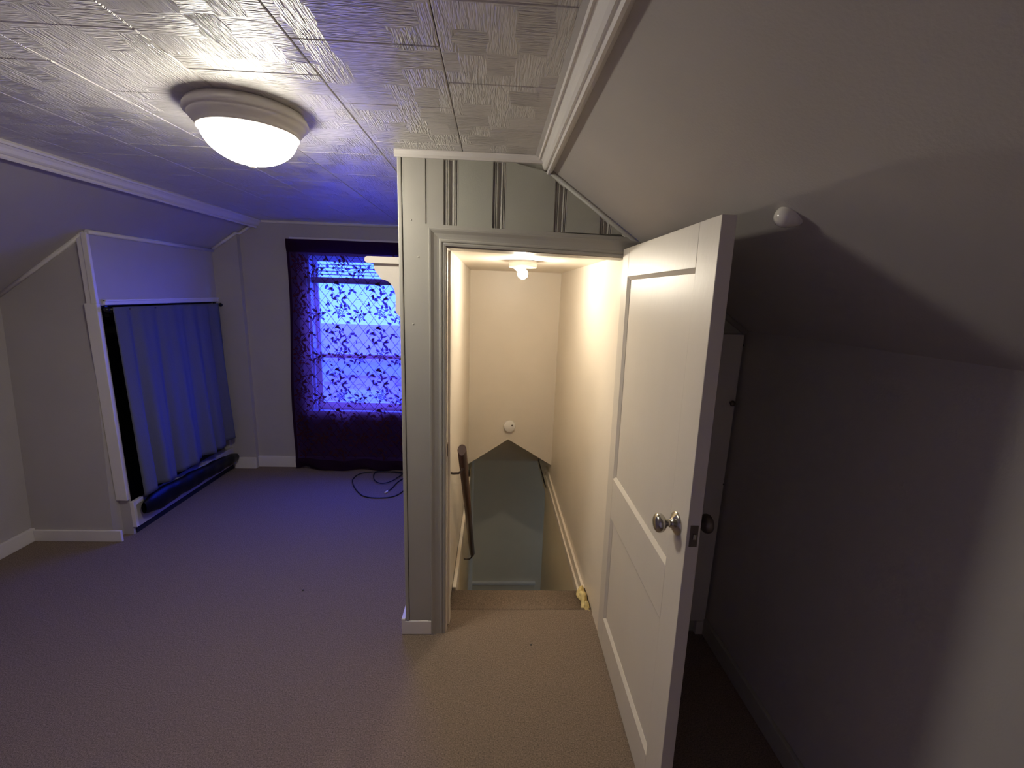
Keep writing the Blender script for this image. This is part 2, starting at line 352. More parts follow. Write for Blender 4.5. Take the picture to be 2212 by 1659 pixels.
# closet curtain on its rod
RODX, RODZ = XK+.034, 1.432
rd = empty('curtain_rod', (RODX, 3.2, RODZ)); tag(rd, 'black curtain rod across the closet opening', 'curtain rod')
MB().tube([(RODX, 2.685, RODZ), (RODX, 3.755, RODZ)], .008, 12).build('rod', 'rod', rd)
for yy, sg in ((2.672, -1), (3.752, 1)):
    MB().lathe([(0, -.016), (.011, -.012), (.016, 0), (.011, .012), (0, .016)], (RODX, yy, RODZ), (0, 1, 0), 14).build('finial', 'rod', rd)
for yy in (2.70, 3.72):
    MB().box(XK, RODX, yy-.006, yy+.006, RODZ-.022, RODZ-.006).box(XK+.0, XK+.010, yy-.012, yy+.012, RODZ-.045, RODZ+.02).build('bracket', 'rod', rd, bevel=.002)
def cc(u, v):
    y0, y1 = 2.695 + .004*v, 3.715 + .030*v
    y = y0 + (y1-y0)*u
    ph = u*2*math.pi*4.6
    w_ = (.007+.030*v)*(abs(math.sin(ph*.62 + .9*math.sin(u*7+.5)))*2-1) + (.003+.006*v)*math.sin(ph*2.3+2) + .010*math.sin(u*2*math.pi*1.7+1)*v
    z = RODZ+.014 - v*(1.200 - .055*u - .012*math.sin(ph*.5))
    return (RODX+.012 + w_*.8 + .014*v, y, z)
cu = MB().grid(cc, 110, 40).build('closet_curtain', 'blackcurtain')
tag(cu, 'charcoal curtain hanging in folds over the left closet opening', 'curtain')
so = cu.modifiers.new('thickness', 'SOLIDIFY'); so.thickness = .002

# ------------------------------------------------------------------ stair enclosure, door wall
m = MB()
m.box(XE, XS0, YD+.01, 3.85, -2.3, ZC+.02)
struct(m.build('wall_stair_left', 'cream'), 'wall on the left of the stairwell', 'wall')
m = MB().box(XE-.012, XE, YD, 3.85, 0, ZC)
struct(m.build('wall_enclosure', 'wall'), 'taupe outer side of the stair enclosure', 'wall')
m = MB().box(XS1, XS1+.1, YD+.02, 3.9, -2.3, ZC).box(XS1, XS1+.1, 3.9, 4.66, -.25, .45)
struct(m.build('wall_stair_right', 'cream'), 'cream wall on the right of the stairwell', 'wall')
PK = (0.152, .348)
m = MB().prism([(XS0, .112), (PK[0], PK[1]), (XS1, .112), (XS1, 1.85), (XS0, 1.85)], YS, YS+.06)
struct(m.build('wall_stair_far', 'cream', fixn=True), 'cream bulkhead over the stairs with a gable shaped lower edge', 'wall')
struct(MB().box(XS0, XS1, YD+.03, YS+.06, 1.776, 1.84).build('ceiling_stair', 'cream'), 'low glossy cream ceiling over the stairs', 'ceiling')
# door wall
DZ = 1.775
m = MB()
m.box(XE-.012, XS0-.03, YD, YD+.03, 0, ZC+.02)
m.prism([(XS0-.03, DZ+.0), (XS1+.03, DZ), (XS1+.03, zr(XS1+.03)+.03), (XCR, ZC+.02), (XS0-.03, ZC+.02)], YD, YD+.03)
m.prism([(XS1+.03, 0), (XR+.02, 0), (XR+.02, zr(XR+.02)+.03), (XS1+.03, zr(XS1+.03)+.03)], YD, YD+.03)
wf = struct(m.build('wall_front', 'panel', fixn=True), 'grey panelled wall around the stair doorway', 'wall')
# boards and battens above the door
MB().box(XE-.010, XE+.006, YD-.020, YD+.002, .075, ZC-.022).build('corner_bead', 'trim_grey', wf, bevel=.004)
MB().box(XE+.008, -.273, YD-.016, YD+.002, .075, ZC-.022).build('corner_board', 'trim_grey', wf, bevel=.002)
MB().box(-.271, -.204, YD-.013, YD+.002, 1.853, ZC-.022).build('board', 'trim_grey', wf, bevel=.001)
def groove(x0, x1):                                   # fluted strip lying in the joint between two panel boards
    w_ = x1-x0
    prof = [(0, .002), (0, -.003), (.10, -.003), (.14, -.010), (.20, -.010), (.24, -.004), (.28, -.011), (.34, -.011), (.38, -.004), (.46, -.001), (.56, -.002), (.64, -.007), (.68, -.013),
            (.73, -.013), (.76, -.006), (.80, -.013), (.85, -.013), (.88, -.006), (.92, -.013), (1, -.013), (1, .002)]
    zt0 = min(ZC-.020, zr(x0)-.008); zt1 = min(ZC-.020, zr(x1)-.008); n = len(prof)
    vs = [(x0+w_*t, YD+d, 1.845) for t, d in prof] + [(x0+w_*t, YD+d, zt0+(zt1-zt0)*t) for t, d in prof]
    MB().add(vs, [tuple(range(n)), tuple(range(2*n-1, n-1, -1))] + [(i, n+i, n+(i+1) % n, (i+1) % n) for i in range(n)]).build('fluted_strip', 'trim_grey', wf, fixn=True)
for a, b in ((-.204, -.147), (-.014, .038), (.229, .279), (.413, .464)): groove(a, b)
bx = [-.147, -.014, .038, .229, .279, .413, .464, .53]
for k in range(0, 8, 2):
    a, b = bx[k]+.0005, bx[k+1]-.0005
    MB().prism([(a, 1.845), (b, 1.845), (b, max(1.846, min(ZC-.02, zr(b)-.004))), (a, min(ZC-.02, zr(a)-.004))], YD-.014, YD+.001).build('panel_board', 'panel', wf, fixn=True)
for px, py in ((888, 475), (904, 555), (893, 700)):
    p = on_y(px, py, YD-.016); MB().lathe([(0, .0015), (.003, .0012), (.0045, -.001)], p, (0, -1, 0), 10).build('nail_head', 'trim_grey', wf)
struct(MB().prism([(YD+.002, ZC-.026), (YD-.022, ZC-.026), (YD-.030, ZC-.018), (YD-.030, ZC-.004), (YD-.034, ZC-.001), (YD+.002, ZC-.001)], XE-.018, .185, 'x').build('trim_11', 'white', fixn=True),
       'light rail along the ceiling above the stair doorway', 'trim')
# door casing, mitred and moulded
def casing_profile():      # (distance from the opening, proud)
    return [(0, .000), (0, .012), (.008, .014), (.012, .010), (.016, .014), (.022, .014), (.026, .011), (.034, .012), (.046, .015), (.058, .021), (.064, .022), (.066, .017), (.079, .017), (.079, 0)]
cas = empty('trim_12', (.17, YD, 0)); struct(cas, 'moulded taupe casing around the stair doorway', 'casing')
P = casing_profile(); n = len(P)
xl, xr, zt = XS0-.001, XS1+.03, DZ-.002
ztl, ztr = zt+.004, zt-.018                           # the head of the old doorway falls a little to the right
vs = [(xl-d, YD-h, 0.0) for d, h in P] + [(xl-d, YD-h, ztl+d) for d, h in P]
MB().add(vs, [(i, i+1, n+i+1, n+i) for i in range(n-1)] + [(n-1, 0, n, 2*n-1)] + [tuple(range(n)), tuple(range(2*n-1, n-1, -1))]).build('side_casing', 'trim_grey', cas, fixn=True)
vs = [(xl-d, YD-h, ztl+d) for d, h in P] + [(xr+.045, YD-h, ztr+d) for d, h in P]
MB().add(vs, [(i, i+1, n+i+1, n+i) for i in range(n-1)] + [(n-1, 0, n, 2*n-1)] + [tuple(range(n)), tuple(range(2*n-1, n-1, -1))]).build('head_casing', 'trim_grey', cas, fixn=True)
MB().box(XS1-.002, XS1+.078, YD-.017, YD, 0, DZ-.02).build('side_casing', 'trim_grey', cas, bevel=.003)
MB().box(XS0-.03, XS0+.004, YD-.001, YD+.115, 0, DZ).build('jamb', 'cream', cas, bevel=.002)
MB().box(XS0+.004, XS0+.014, YD+.045, YD+.09, 0, DZ-.01).build('door_stop', 'cream', cas, bevel=.002)
MB().box(XS1-.004, XS1+.03, YD-.001, YD+.115, 0, DZ).build('jamb', 'cream', cas, bevel=.002)
MB().prism([(XS0+.004, DZ-.004), (XS1-.004, DZ-.020), (XS1-.004, DZ+.01), (XS0+.004, DZ+.01)], YD-.001, YD+.115).build('head_jamb', 'trim_grey', cas, fixn=True)
MB().box(XS0+.003, XS0+.0065, YD+.008, YD+.03, .885, .945).build('strike_plate', 'iron', cas, bevel=.001)
# baseboards
def bb(name, x0, x1, y0, y1, h, label, m_='white'):
    o = MB().box(x0, x1, y0, y1, 0, h).build(name, m_, bevel=.004); return struct(o, label, 'baseboard')
bb('baseboard_front', XE-.018, -.2605, YD-.020, YD, .073, 'short white baseboard below the corner of the stair enclosure')
bb('baseboard_enclosure', XE-.030, XE-.012, YD-.020, 3.80, .085, 'white baseboard along the side of the stair enclosure')
bb('baseboard_cheek', XL+.02, XK-.004, YK-.090, YK-.075, .074, 'low white baseboard below the taupe closet cheek')
bb('baseboard_left', XL, XL+.02, YB, YK-.075, .085, 'white baseboard along the left knee wall')
bb('baseboard_far', -2.08, XE-.03, YF-.02, YF, .10, 'white baseboard below the window wall')
bb('baseboard_step', XK+.02, -2.08, 3.745, 3.765, .10, 'short white baseboard between closet front and window wall')
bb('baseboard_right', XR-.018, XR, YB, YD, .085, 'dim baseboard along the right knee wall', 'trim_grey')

# ------------------------------------------------------------------ window
win = empty('window_1', (-1.07, YF, WZ0)); struct(win, 'double hung window behind the purple lace curtain', 'window')
def wpart(name, mat_, *boxes, bevel=.003, par=None):
    m = MB()
    for b_ in boxes: m.box(*b_)
    return m.build(name, mat_, par or win, bevel=bevel)
wpart('casing', 'white', (WX0-.075, WX0, YF-.018, YF+.001, WZ0-.02, WZ1+.075), bevel=.003)
wpart('casing', 'white', (WX1, WX1+.075, YF-.018, YF+.001, WZ0-.02, WZ1+.075), bevel=.003)
wpart('head_casing', 'white', (WX0-.085, WX1+.085, YF-.022, YF+.001, WZ1, WZ1+.085))
wpart('stool', 'white', (WX0-.09, WX1+.09, YF-.04, YF+.06, WZ0-.02, WZ0))
wpart('apron', 'white', (WX0-.075, WX1+.075, YF-.014, YF+.001, WZ0-.09, WZ0-.02))
wpart('jamb', 'sash', (WX0, WX0+.02, YF, YF+.12, WZ0, WZ1)); wpart('jamb', 'sash', (WX1-.02, WX1, YF, YF+.12, WZ0, WZ1)); wpart('head_jamb', 'sash', (WX0, WX1, YF, YF+.12, WZ1-.02, WZ1))
def sash(name, x0, x1, z0, z1, y, rb, rt, st):
    sf = wpart(name, 'sash', (x0, x0+st, y, y+.03, z0, z1), bevel=.002)
    wpart('stile', 'sash', (x1-st, x1, y, y+.03, z0, z1), bevel=.002, par=sf)
    wpart('rail', 'sash', (x0+st, x1-st, y, y+.03, z0, z0+rb), bevel=.002, par=sf); wpart('rail', 'sash', (x0+st, x1-st, y, y+.03, z1-rt, z1), bevel=.002, par=sf)
    wpart('pane', 'glass', (x0+st-.005, x1-st+.005, y+.013, y+.017, z0+rb-.005, z1-rt+.005), bevel=0, par=sf)
sash('upper_sash', WX0+.02, WX1-.02, 1.000, WZ1-.02, YF+.075, .035, .05, .035)
sash('lower_sash', WX0+.02, WX1-.02, WZ0+.005, 1.035, YF+.035, .055, .035, .045)
# raised blind at the top of the window
bl = empty('window_blind', (-1.07, YF+.02, 1.63)); tag(bl, 'half raised slatted blind at the top of the lace curtained window', 'blind')
for k in range(6):
    z = 1.845 - k*.027
    def slat(u, v, z=z): return (WX0+.03+u*(WX1-WX0-.06), YF+.008+v*.024, z + .004*math.sin(v*math.pi) - .006*v)
    MB().grid(slat, 1, 4).build('slat', 'white', bl)
MB().box(WX0+.028, WX1-.028, YF+.004, YF+.030, 1.635, 1.685).build('slat_stack', 'rod', bl, bevel=.003)
MB().box(WX0+.025, WX1-.025, YF+.002, YF+.032, 1.855, 1.885).build('head_rail', 'white', bl, bevel=.003)
MB().tube([(WX0+.055, YF+.002, 1.86), (WX0+.057, YF+.0, 1.4), (WX0+.06, YF+.002, 1.12)], .004, 8).tube([(WX0+.06, YF+.002, 1.13), (WX0+.06, YF+.002, 1.085)], [.004, .009], 8).build('wand', 'rod', bl)
# lace curtain
LX0, LX1, LZ = -1.690, -.44, 1.975
LW = LX1-LX0
def lace_pt(x, z, off=0.0):
    v = (LZ-z)/LZ; u = (x-LX0)/LW
    amp = .004 + .008*v
    y = 3.752 - .012*v + amp*math.sin(u*30+.6*math.sin(v*3)) + .010*v*math.sin(u*11+1.3)
    if z < .16: y += .010*math.sin(u*19+z*40)*(1-z/.16) - .014*(1-z/.16)
    xs = x - .045*v*(1-u) + .012*math.sin(v*7)*(1-u)
    return (xs, y-off, z + (.012*math.sin(u*17)*max(0, (v-.8)*5)))
def lace_fn(u, v): return lace_pt(LX0+u*LW, LZ-v*(LZ-.012))
lc = MB().grid(lace_fn, 96, 90).build('lace_curtain', 'sheer')
tag(lc, 'dark purple lace curtain with roses hanging over the far window', 'curtain')
# rod pocket and hem: doubled, nearly opaque cloth
M['hem'] = sheer('doubled_purple_net', 0.05, (0.7, 0.5, 0.8), (0.026, 0.010, 0.026), (0.16, 0.04, 0.12), 0.25)
MB().grid(lambda u, v: lace_pt(LX0+u*LW, LZ-v*.10, .004+.006*math.sin(v*math.pi)), 60, 6).build('rod_pocket', 'hem', lc)
MB().grid(lambda u, v: lace_pt(LX0+u*LW, .10-v*.088, .003+.008*math.sin(v*math.pi)), 60, 6).build('hem', 'hem', lc)
MB().grid(lambda u, v: lace_pt(LX0+u*.02, LZ-v*(LZ-.012), .003), 2, 60).build('side_hem', 'hem', lc)
# lattice threads
def strip(mb, p0, p1, wd, off, seg):
    d = Vector((p1[0]-p0[0], p1[1]-p0[1])); n_ = Vector((-d.y, d.x)).normalized()*wd/2
    vs = []
    for k in range(seg+1):
        q = Vector(p0)+d*(k/seg); vs += [lace_pt(q.x+n_.x, q.y+n_.y, off), lace_pt(q.x-n_.x, q.y-n_.y, off)]
    mb.add(vs, [(2*k, 2*k+1, 2*k+3, 2*k+2) for k in range(seg)])
mb = MB(); Z0, Z1 = .12, 1.86
k = LX0-1.6
while k < LX1+1.6:
    for sg in (1, -1):
        # line x = k + sg*(z-Z0)*0.78, clipped to the curtain
        pts = []
        za, zb = Z0, Z1
        xa, xb = k, k+sg*(Z1-Z0)*.78
        t0, t1 = 0.0, 1.0
        dx = xb-xa
        for lim, s_ in ((LX0+.03, 1), (LX1-.02, -1)):
            if abs(dx) > 1e-9:
                t = (lim-xa)/dx
                if (dx > 0) == (s_ > 0): t0 = max(t0, t)
                else: t1 = min(t1, t)
        if t1-t0 > .02:
            strip(mb, (xa+dx*t0, Z0+(Z1-Z0)*t0), (xa+dx*t1, Z0+(Z1-Z0)*t1), .0062 if sg < 0 else .0045, .0015, max(2, int(40*(t1-t0))))
    k += .088
tag(mb.build('lattice_threads', 'lattice', lc), kind='stuff')
# roses, leaves and stems of the lace
mb = MB()
def leaf(mb, x, z, a, L_, W_):
    ca, sa = math.cos(a), math.sin(a); pts = []
    for t, h in ((0, 0), (.25, .42), (.5, .5), (.75, .32), (1, 0), (.75, -.22), (.5, -.38), (.25, -.34)):
        px, pz = t*L_, h*W_; pts.append(lace_pt(x+px*ca-pz*sa, z+px*sa+pz*ca, .003))
    mb.add(pts, [tuple(range(8))])
def curve(mb, pts, wd):
    for a, b in zip(pts[:-1], pts[1:]): strip(mb, a, b, wd, .003, 1)
def rose(mb, x, z, r):
    for j, (ra, wd) in enumerate(((.28, .2), (.55, .18), (.85, .16))):
        nseg = 10 + 3*j; a0 = j*1.3
        pts = [(x+math.cos(a0+t/nseg*5.2)*r*ra*(1+.12*math.sin(t*2.1)), z+math.sin(a0+t/nseg*5.2)*r*ra*(1+.12*math.cos(t*1.7))) for t in range(nseg+1)]
        curve(mb, pts, r*wd)
    for a in (0.3, 1.3, 2.2, 3.3, 4.3, 5.3): leaf(mb, x+math.cos(a)*r*.9, z+math.sin(a)*r*.9, a+.25, r*.95, r*.62)
rnd = random.Random(11)
PX, PZ = .335, .36
motif = []                                            # one repeat of the lace design
for (mx_, mz_) in ((.08, .25), (.245, .215)): motif.append(('rose', mx_, mz_, .036 if mx_ < .2 else .031))
for _ in range(34): motif.append(('leaf', rnd.random()*PX, rnd.random()*PZ, rnd.random()*6.28, .030+rnd.random()*.026, .017+rnd.random()*.010))
for _ in range(7):
    x_, z_, a_ = rnd.random()*PX, rnd.random()*PZ, rnd.random()*6.28; pts = []
    for t in range(9): pts.append((x_, z_)); x_ += math.cos(a_)*.014; z_ += math.sin(a_)*.014; a_ += rnd.uniform(-.5, .6)
    motif.append(('stem', pts))
def inside(x, z): return LX0+.045 < x < LX1-.03 and .14 < z < 1.85
for iz in range(-1, 6):
    for ix in range(-1, 5):
        ox, oz = LX0+ix*PX+(PX/2 if False else 0), .08+iz*PZ
        for q in motif:
            if q[0] == 'rose' and inside(ox+q[1], oz+q[2]): rose(mb, ox+q[1], oz+q[2], q[3])
            elif q[0] == 'leaf' and inside(ox+q[1], oz+q[2]): leaf(mb, ox+q[1], oz+q[2], q[3], q[4], q[5])
            elif q[0] == 'stem':
                pts = [(ox+a, oz+b) for a, b in q[1] if inside(ox+a, oz+b)]
                if len(pts) > 1 and max(abs(pts[i][0]-pts[i+1][0])+abs(pts[i][1]-pts[i+1][1]) for i in range(len(pts)-1)) < .03: curve(mb, pts, .003)
for _ in range(900):                                  # sparse small sprigs
    x_, z_ = rnd.uniform(LX0+.03, LX1-.02), rnd.uniform(.12, 1.87)
    edge = x_ < LX0+.13
    if not edge and rnd.random() > .18: continue
    leaf(mb, x_, z_, rnd.random()*6.28, .018+rnd.random()*.016, .009+rnd.random()*.008)
tag(mb.build('lace_flowers', 'lace', lc), kind='stuff')
MB().tube([(LX0-.005, 3.775, LZ-.03), (LX1, 3.775, LZ-.03)], .006, 8).build('rod', 'white', lc)
struct(MB().box(LX0+.02, LX1, 3.775, YF, 1.975, 1.992).build('trim_13', 'white', bevel=.002), 'thin white strip above the lace curtain', 'trim')

# ------------------------------------------------------------------ wall shelf on the stair enclosure
sh = empty('wall_shelf', (XE-.012, 2.7, 1.4)); tag(sh, 'cream painted wall shelf with scrolled bracket beside the window', 'shelf')
SX0, SX1, SY = -.646, XE-.012, 2.30
m = MB(); pr = []
for k in range(9):
    a = math.pi/2 + k*math.pi/8; pr.append((SX0+.016+.016*math.cos(a), 1.743+.016*math.sin(a)))
MB().prism(pr + [(SX1, 1.727), (SX1, 1.759)], SY-.03, 3.25, 'y', smooth=False).build('shelf_board', 'cream', sh, fixn=True)
def bracket_poly():
    px = [(806, 568), (806.5, 573), (808, 580), (812, 588), (817, 594), (821, 600), (824, 603), (832, 605), (841, 610), (848, 618), (852, 628), (854.5, 640), (854.5, 655), (853.5, 668), (856, 676), (861, 682), (867, 687), (872, 692), (874, 698), (872, 705), (868, 712), (867, 720)]
    return [(min(on_y(a, b, SY).x, SX1-.002), on_y(a, b, SY).z) for a, b in px]
bp_ = bracket_poly(); bp_ = bp_ + [(SX1, bp_[-1][1]-.01), (SX1, bp_[0][1])]
for y in (SY, 3.18): MB().prism(bp_, y, y+.022, 'y').build('bracket', 'cream', sh, fixn=True)

# ------------------------------------------------------------------ ceiling lamp
LC = (-.76, 1.50)
lamp = empty('ceiling_lamp', (LC[0], LC[1], ZC)); tag(lamp, 'round flush ceiling lamp with a glowing glass bowl', 'lamp')
MB().lathe([(0, 0), (.150, 0), (.158, -.004), (.166, -.016), (.168, -.026), (.163, -.031), (.157, -.033), (.157, -.037), (.150, -.046), (.143, -.054), (.140, -.060), (.140, -.066), (.134, -.068), (.130, -.062), (.128, -.05)],
           (LC[0], LC[1], ZC), (0, 0, 1), 56).build('rim', 'rim', lamp)
pr = [(.1315, -.060)] + [(.132*math.cos(t), -.060 - .092*math.sin(t)) for t in [i*math.pi/2/12 for i in range(13)]]
MB().lathe(pr, (LC[0], LC[1], ZC), (0, 0, 1), 40).build('glass_bowl', 'bowl', lamp)
MB().lathe([(0, -.150), (.013, -.150), (.014, -.154), (.011, -.158), (.006, -.162), (0, -.164)], (LC[0], LC[1], ZC), (0, 0, 1), 16).build('finial', 'rim', lamp)

# ------------------------------------------------------------------ stairwell: bulb, detector, trims, handrail
BL = Vector((.152, 2.44, 1.776))
sl = empty('stair_bulb_lamp', BL); tag(sl, 'small bare bulb in an angled socket on the stair ceiling', 'lamp')
MB().lathe([(0, 0), (.076, 0), (.076, -.034), (.073, -.038), (0, -.038)], BL, (0, 0, 1), 40).build('base_plate', 'plastic', sl)
ax = Vector((.040, -.004, -.034)).normalized(); s0 = BL + Vector((-.046, -.045, -.034))
MB().lathe([(0, 0), (.012, 0), (.012, .006), (.010, .008), (.010, .034), (.0, .034)], s0, ax, 18).build('socket', 'rim', sl)
bc = s0 + ax*.058
MB().lathe([(.0, -.0275)] + [(.027*math.sin(t), -.027*math.cos(t)) for t in [i*math.pi/12 for i in range(1, 12)]] + [(0, .027)], bc, ax, 20).build('bulb', 'bulb', sl)
sd = empty('smoke_alarm', on_y(1100.5, 920, YS)); tag(sd, 'round white alarm on the stair bulkhead', 'smoke alarm')
c = on_y(1100.5, 920, YS)
MB().lathe([(0, .030), (.044, .030), (.049, .026), (.051, .018), (.051, 0), (0, 0)], c, (0, -1, 0), 36).build('cover', 'plastic', sd)
MB().lathe([(0, .0315), (.007, .0315), (.008, .030)], c+Vector((.022, 0, .012)), (0, -1, 0), 14).build('sensor', 'iron', sd)
MB().box(c.x-.008, c.x+.004, c.y-.0315, c.y-.029, c.z-.024, c.z-.010).build('button', 'rim', sd, bevel=.001)
# floor level trims
m = MB().box(XS1-.016, XS1, 2.14, 3.90, -.058, .002).box(XS1-.026, XS1, 2.14, 3.90, -.115, -.060)
struct(m.build('trim_14', 'cream', bevel=.004), 'cream double trim running along the right stair wall', 'trim')
m = MB().box(XS0, XS0+.022, 2.16, 3.66, -.11, -.01)
struct(m.build('trim_15', 'cream', bevel=.004), 'cream trim running along the left stair wall', 'trim')
# lower walls are a darker, older paint
struct(MB().box(XS1-.006, XS1-.0005, 2.13, 3.905, -2.3, -.112).build('wall_stair_lower_right', 'hall'), 'olive lower wall under the right stair trim', 'wall')
struct(MB().box(XS0+.0005, XS0+.006, 2.13, 4.9, -2.3, -.108).build('wall_stair_lower_left', 'hall'), 'olive lower wall under the left stair trim', 'wall')
# handrail
def rail_pt(px, py, x): d = ray(px, py); return Vector((0, 0, H)) + d*(x/d.x)
ha, hb = rail_pt(998, 972, -.125), rail_pt(1020, 1196, -.125)
hr = empty('handrail', hb); tag(hr, 'dark stained wooden handrail on the left stair wall', 'handrail')
d = (hb-ha).normalized(); sdv = Vector((1, 0, 0)); nv = sdv.cross(d).normalized()
prof = [(math.cos(t)*.020*(1.0 if math.sin(t) > -.3 else .8), math.sin(t)*.027) for t in [i*2*math.pi/14 for i in range(14)]]
vs = [p0 + sdv*a + nv*b for p0 in (ha, hb) for a, b in prof]
MB().add(vs, [tuple(range(14)), tuple(range(27, 13, -1))]).add(vs, [(i, (i+1) % 14, 14+(i+1) % 14, 14+i) for i in range(14)], True).build('rail', 'wood', hr, fixn=True)
for t in (.06, .97):
    p = ha.lerp(hb, t) - nv*.0 + Vector((0, 0, -.028))
    q = Vector((XS0, p.y, p.z-.03))
    MB().tube([p, p+Vector((-.004, 0, -.020)), p+Vector((-.02, 0, -.034)), p.lerp(q, .65)+Vector((0, 0, -.016)), q], .0055, 10).lathe([(0, .004), (.020, .003), (.022, 0)], q, (1, 0, 0), 18).build('bracket', 'iron', hr)
# broken foam beside the top step
def foam(u, v):
    a = u*2*math.pi; b = v*math.pi
    y = 2.055 + .092*math.cos(b); r = math.sin(b)**.6
    j = 1 + .30*math.sin(a*3+v*21) + .25*math.sin(v*37+a*2)
    return (XS1-.006 - abs(.036*r*j*math.cos(a*.5)), y, -.014 + .026*r*(1+math.sin(a))*(.8+.35*math.sin(v*25+a)))
fo = MB().grid(foam, 22, 26).build('foam_scrap', 'foam', fixn=True)
tag(fo, 'crumbling yellow foam filling beside the top stair', 'foam')
# stairs going down
stairs = empty('staircase', (.175, 2.13, -2.2)); struct(stairs, 'steep carpeted stairs going down behind the doorway', 'stairs')
nst = 11
for k in range(1, nst):
    z = -.2*k; y = 2.13 + .205*(k-1)
    MB().box(XS0+.006, XS1-.006, y, y+.23, z-.03, z).box(XS0+.006, XS1-.006, y, y+.02, z, z+(.2 if k > 1 else .17)).build('step', 'carpet', stairs, bevel=.006)
MB().box(XS0, XS1, 2.11, 2.13, -2.25, -.19).build('daylight_blocker', 'hall', stairs)  # unseen panel added to stop daylight leaking out below the steps
MB().box(XS0+.006, XS1-.006, 4.17, 4.19, -2.2, -2.02).build('riser', 'carpet', stairs)
# hall below
struct(MB().box(XS0-.2, 2.1, 2.13, 5.0, -2.3, -2.2).build('floor_hall', 'carpet'), 'carpeted hall floor at the foot of the stairs', 'floor')
struct(MB().box(XS0-.2, 2.1, 4.9, 5.0, -2.3, -.2).build('wall_hall_far', 'hall'), 'olive hall wall facing the foot of the stairs', 'wall')
m = MB().box(XS0-.2, XS1+.1, 4.66, 5.0, -.25, .5).box(XS1, 2.1, 3.8, 5.0, -.30, -.22).box(XS0-.2, XS0, 3.84, 5.0, -2.3, .5).box(XS0-.2, XS1+.1, 3.70, 5.0, .44, .5)
struct(m.build('ceiling_hall', 'hall'), 'dark header and ceiling of the lower hall', 'ceiling')
m = MB().box(XS1+.1, 2.1, 3.80, 3.90, -2.3, -.22).box(2.0, 2.1, 3.9, 4.12, -2.3, -.22).box(2.0, 2.1, 4.48, 5.0, -2.3, -.22).box(2.0, 2.1, 4.12, 4.48, -2.3, -1.60).box(2.0, 2.1, 4.12, 4.48, -1.05, -.22)
struct(m.build('wall_hall_right', 'hall'), 'hall wall with a small window at the right', 'wall')
w2 = empty('window_2', (2.03, 4.3, -1.35)); struct(w2, 'unseen hall window with an added amber tint, put in to light the foot of the stairs', 'window')  # out of view; added with its tinted pane to light the lower wall
for q in ((4.12, 4.14, -1.60, -1.05), (4.46, 4.48, -1.60, -1.05), (4.14, 4.46, -1.60, -1.58), (4.14, 4.46, -1.07, -1.05)): MB().box(2.02, 2.06, *q).build('sash_bar', 'sash', w2)
MB().box(2.038, 2.042, 4.14, 4.46, -1.58, -1.07).build('pane', 'amber', w2)
a, b = on_y(1011, 1259, 4.88), on_y(1156, 1261, 4.88)
bh = empty('baseboard_heater', ((a.x+b.x)/2, 4.88, -2.2)); tag(bh, 'white low heater on the hall wall below the stairs', 'heater')
MB().box(a.x, b.x, 4.86, 4.9, a.z-.02, a.z+.012).build('top_cover', 'plastic', bh, bevel=.003)
MB().box(a.x+.01, b.x-.01, 4.872, 4.9, -2.2, a.z-.02).build('body', 'hall', bh, bevel=.003)

# ------------------------------------------------------------------ open door
door = empty('door_1', (.537, 1.806, .006)); struct(door, 'open white two panel door swung into the room', 'door')
DW, DH, DT = .80, 1.782, .035
d_ang = math.atan2(-1.0, -.0163)                      # swing: along the leaf from the hinge to the free edge
e = Vector((math.cos(d_ang), math.sin(d_ang), 0)); nrm = Vector((-1, .0163, 0)).normalized()   # nrm points to the camera side
def dpt(s, z, o):                                     # the old leaf leans a little to the left at the top
    return Vector((.537, 1.806, .006)) + e*s + nrm*(o + .0125*z - .0) + Vector((0, 0, z))
def dbox(name, s0, s1, z0, z1, o0, o1, mat_='door', par=None, bevel=.002):
    vs = [dpt(s, z, o) for z in (z0, z1) for o in (o0, o1) for s in (s0, s1)]
    return MB().add(vs, [(0, 2, 3, 1), (4, 5, 7, 6), (0, 1, 5, 4), (2, 6, 7, 3), (0, 4, 6, 2), (1, 3, 7, 5)]).build(name, mat_, par or door, bevel=bevel, fixn=True)
PS0, PS1 = .083, .690; PA = (.835, 1.672); PB = (.150, .655)
dbox('hinge_stile', 0, PS0, 0, DH, -DT, 0); dbox('lock_stile', PS1, DW, 0, DH, -DT, 0)
dbox('bottom_rail', PS0, PS1, 0, PB[0], -DT, 0); dbox('lock_rail', PS0, PS1, PB[1], PA[0], -DT, 0); dbox('top_rail', PS0, PS1, PA[1], DH, -DT, 0)
for z0, z1 in (PA, PB):
    dbox('panel', PS0-.004, PS1+.004, z0-.004, z1+.004, -.026, -.011, bevel=0)
    # sloped sticking around the panel
    q = .012
    def ring(s, z, o): return dpt(s, z, o)
    o_ = [(PS0, z0), (PS1, z0), (PS1, z1), (PS0, z1)]; i_ = [(PS0+q, z0+q), (PS1-q, z0+q), (PS1-q, z1-q), (PS0+q, z1-q)]
    vs = [ring(*p, -.0005) for p in o_] + [ring(*p, -.0095) for p in i_] + [ring(*p, -.0112) for p in i_] + [ring(*p, -.0112) for p in o_]
    fs = [(k, (k+1) % 4, 4+(k+1) % 4, 4+k) for k in range(4)] + [(4+k, 4+(k+1) % 4, 8+(k+1) % 4, 8+k) for k in range(4)] + [(8+k, 8+(k+1) % 4, 12+(k+1) % 4, 12+k) for k in range(4)]
    MB().add(vs, fs).build('panel_moulding', 'door', door, fixn=True)
KS, KZ = .735, .995
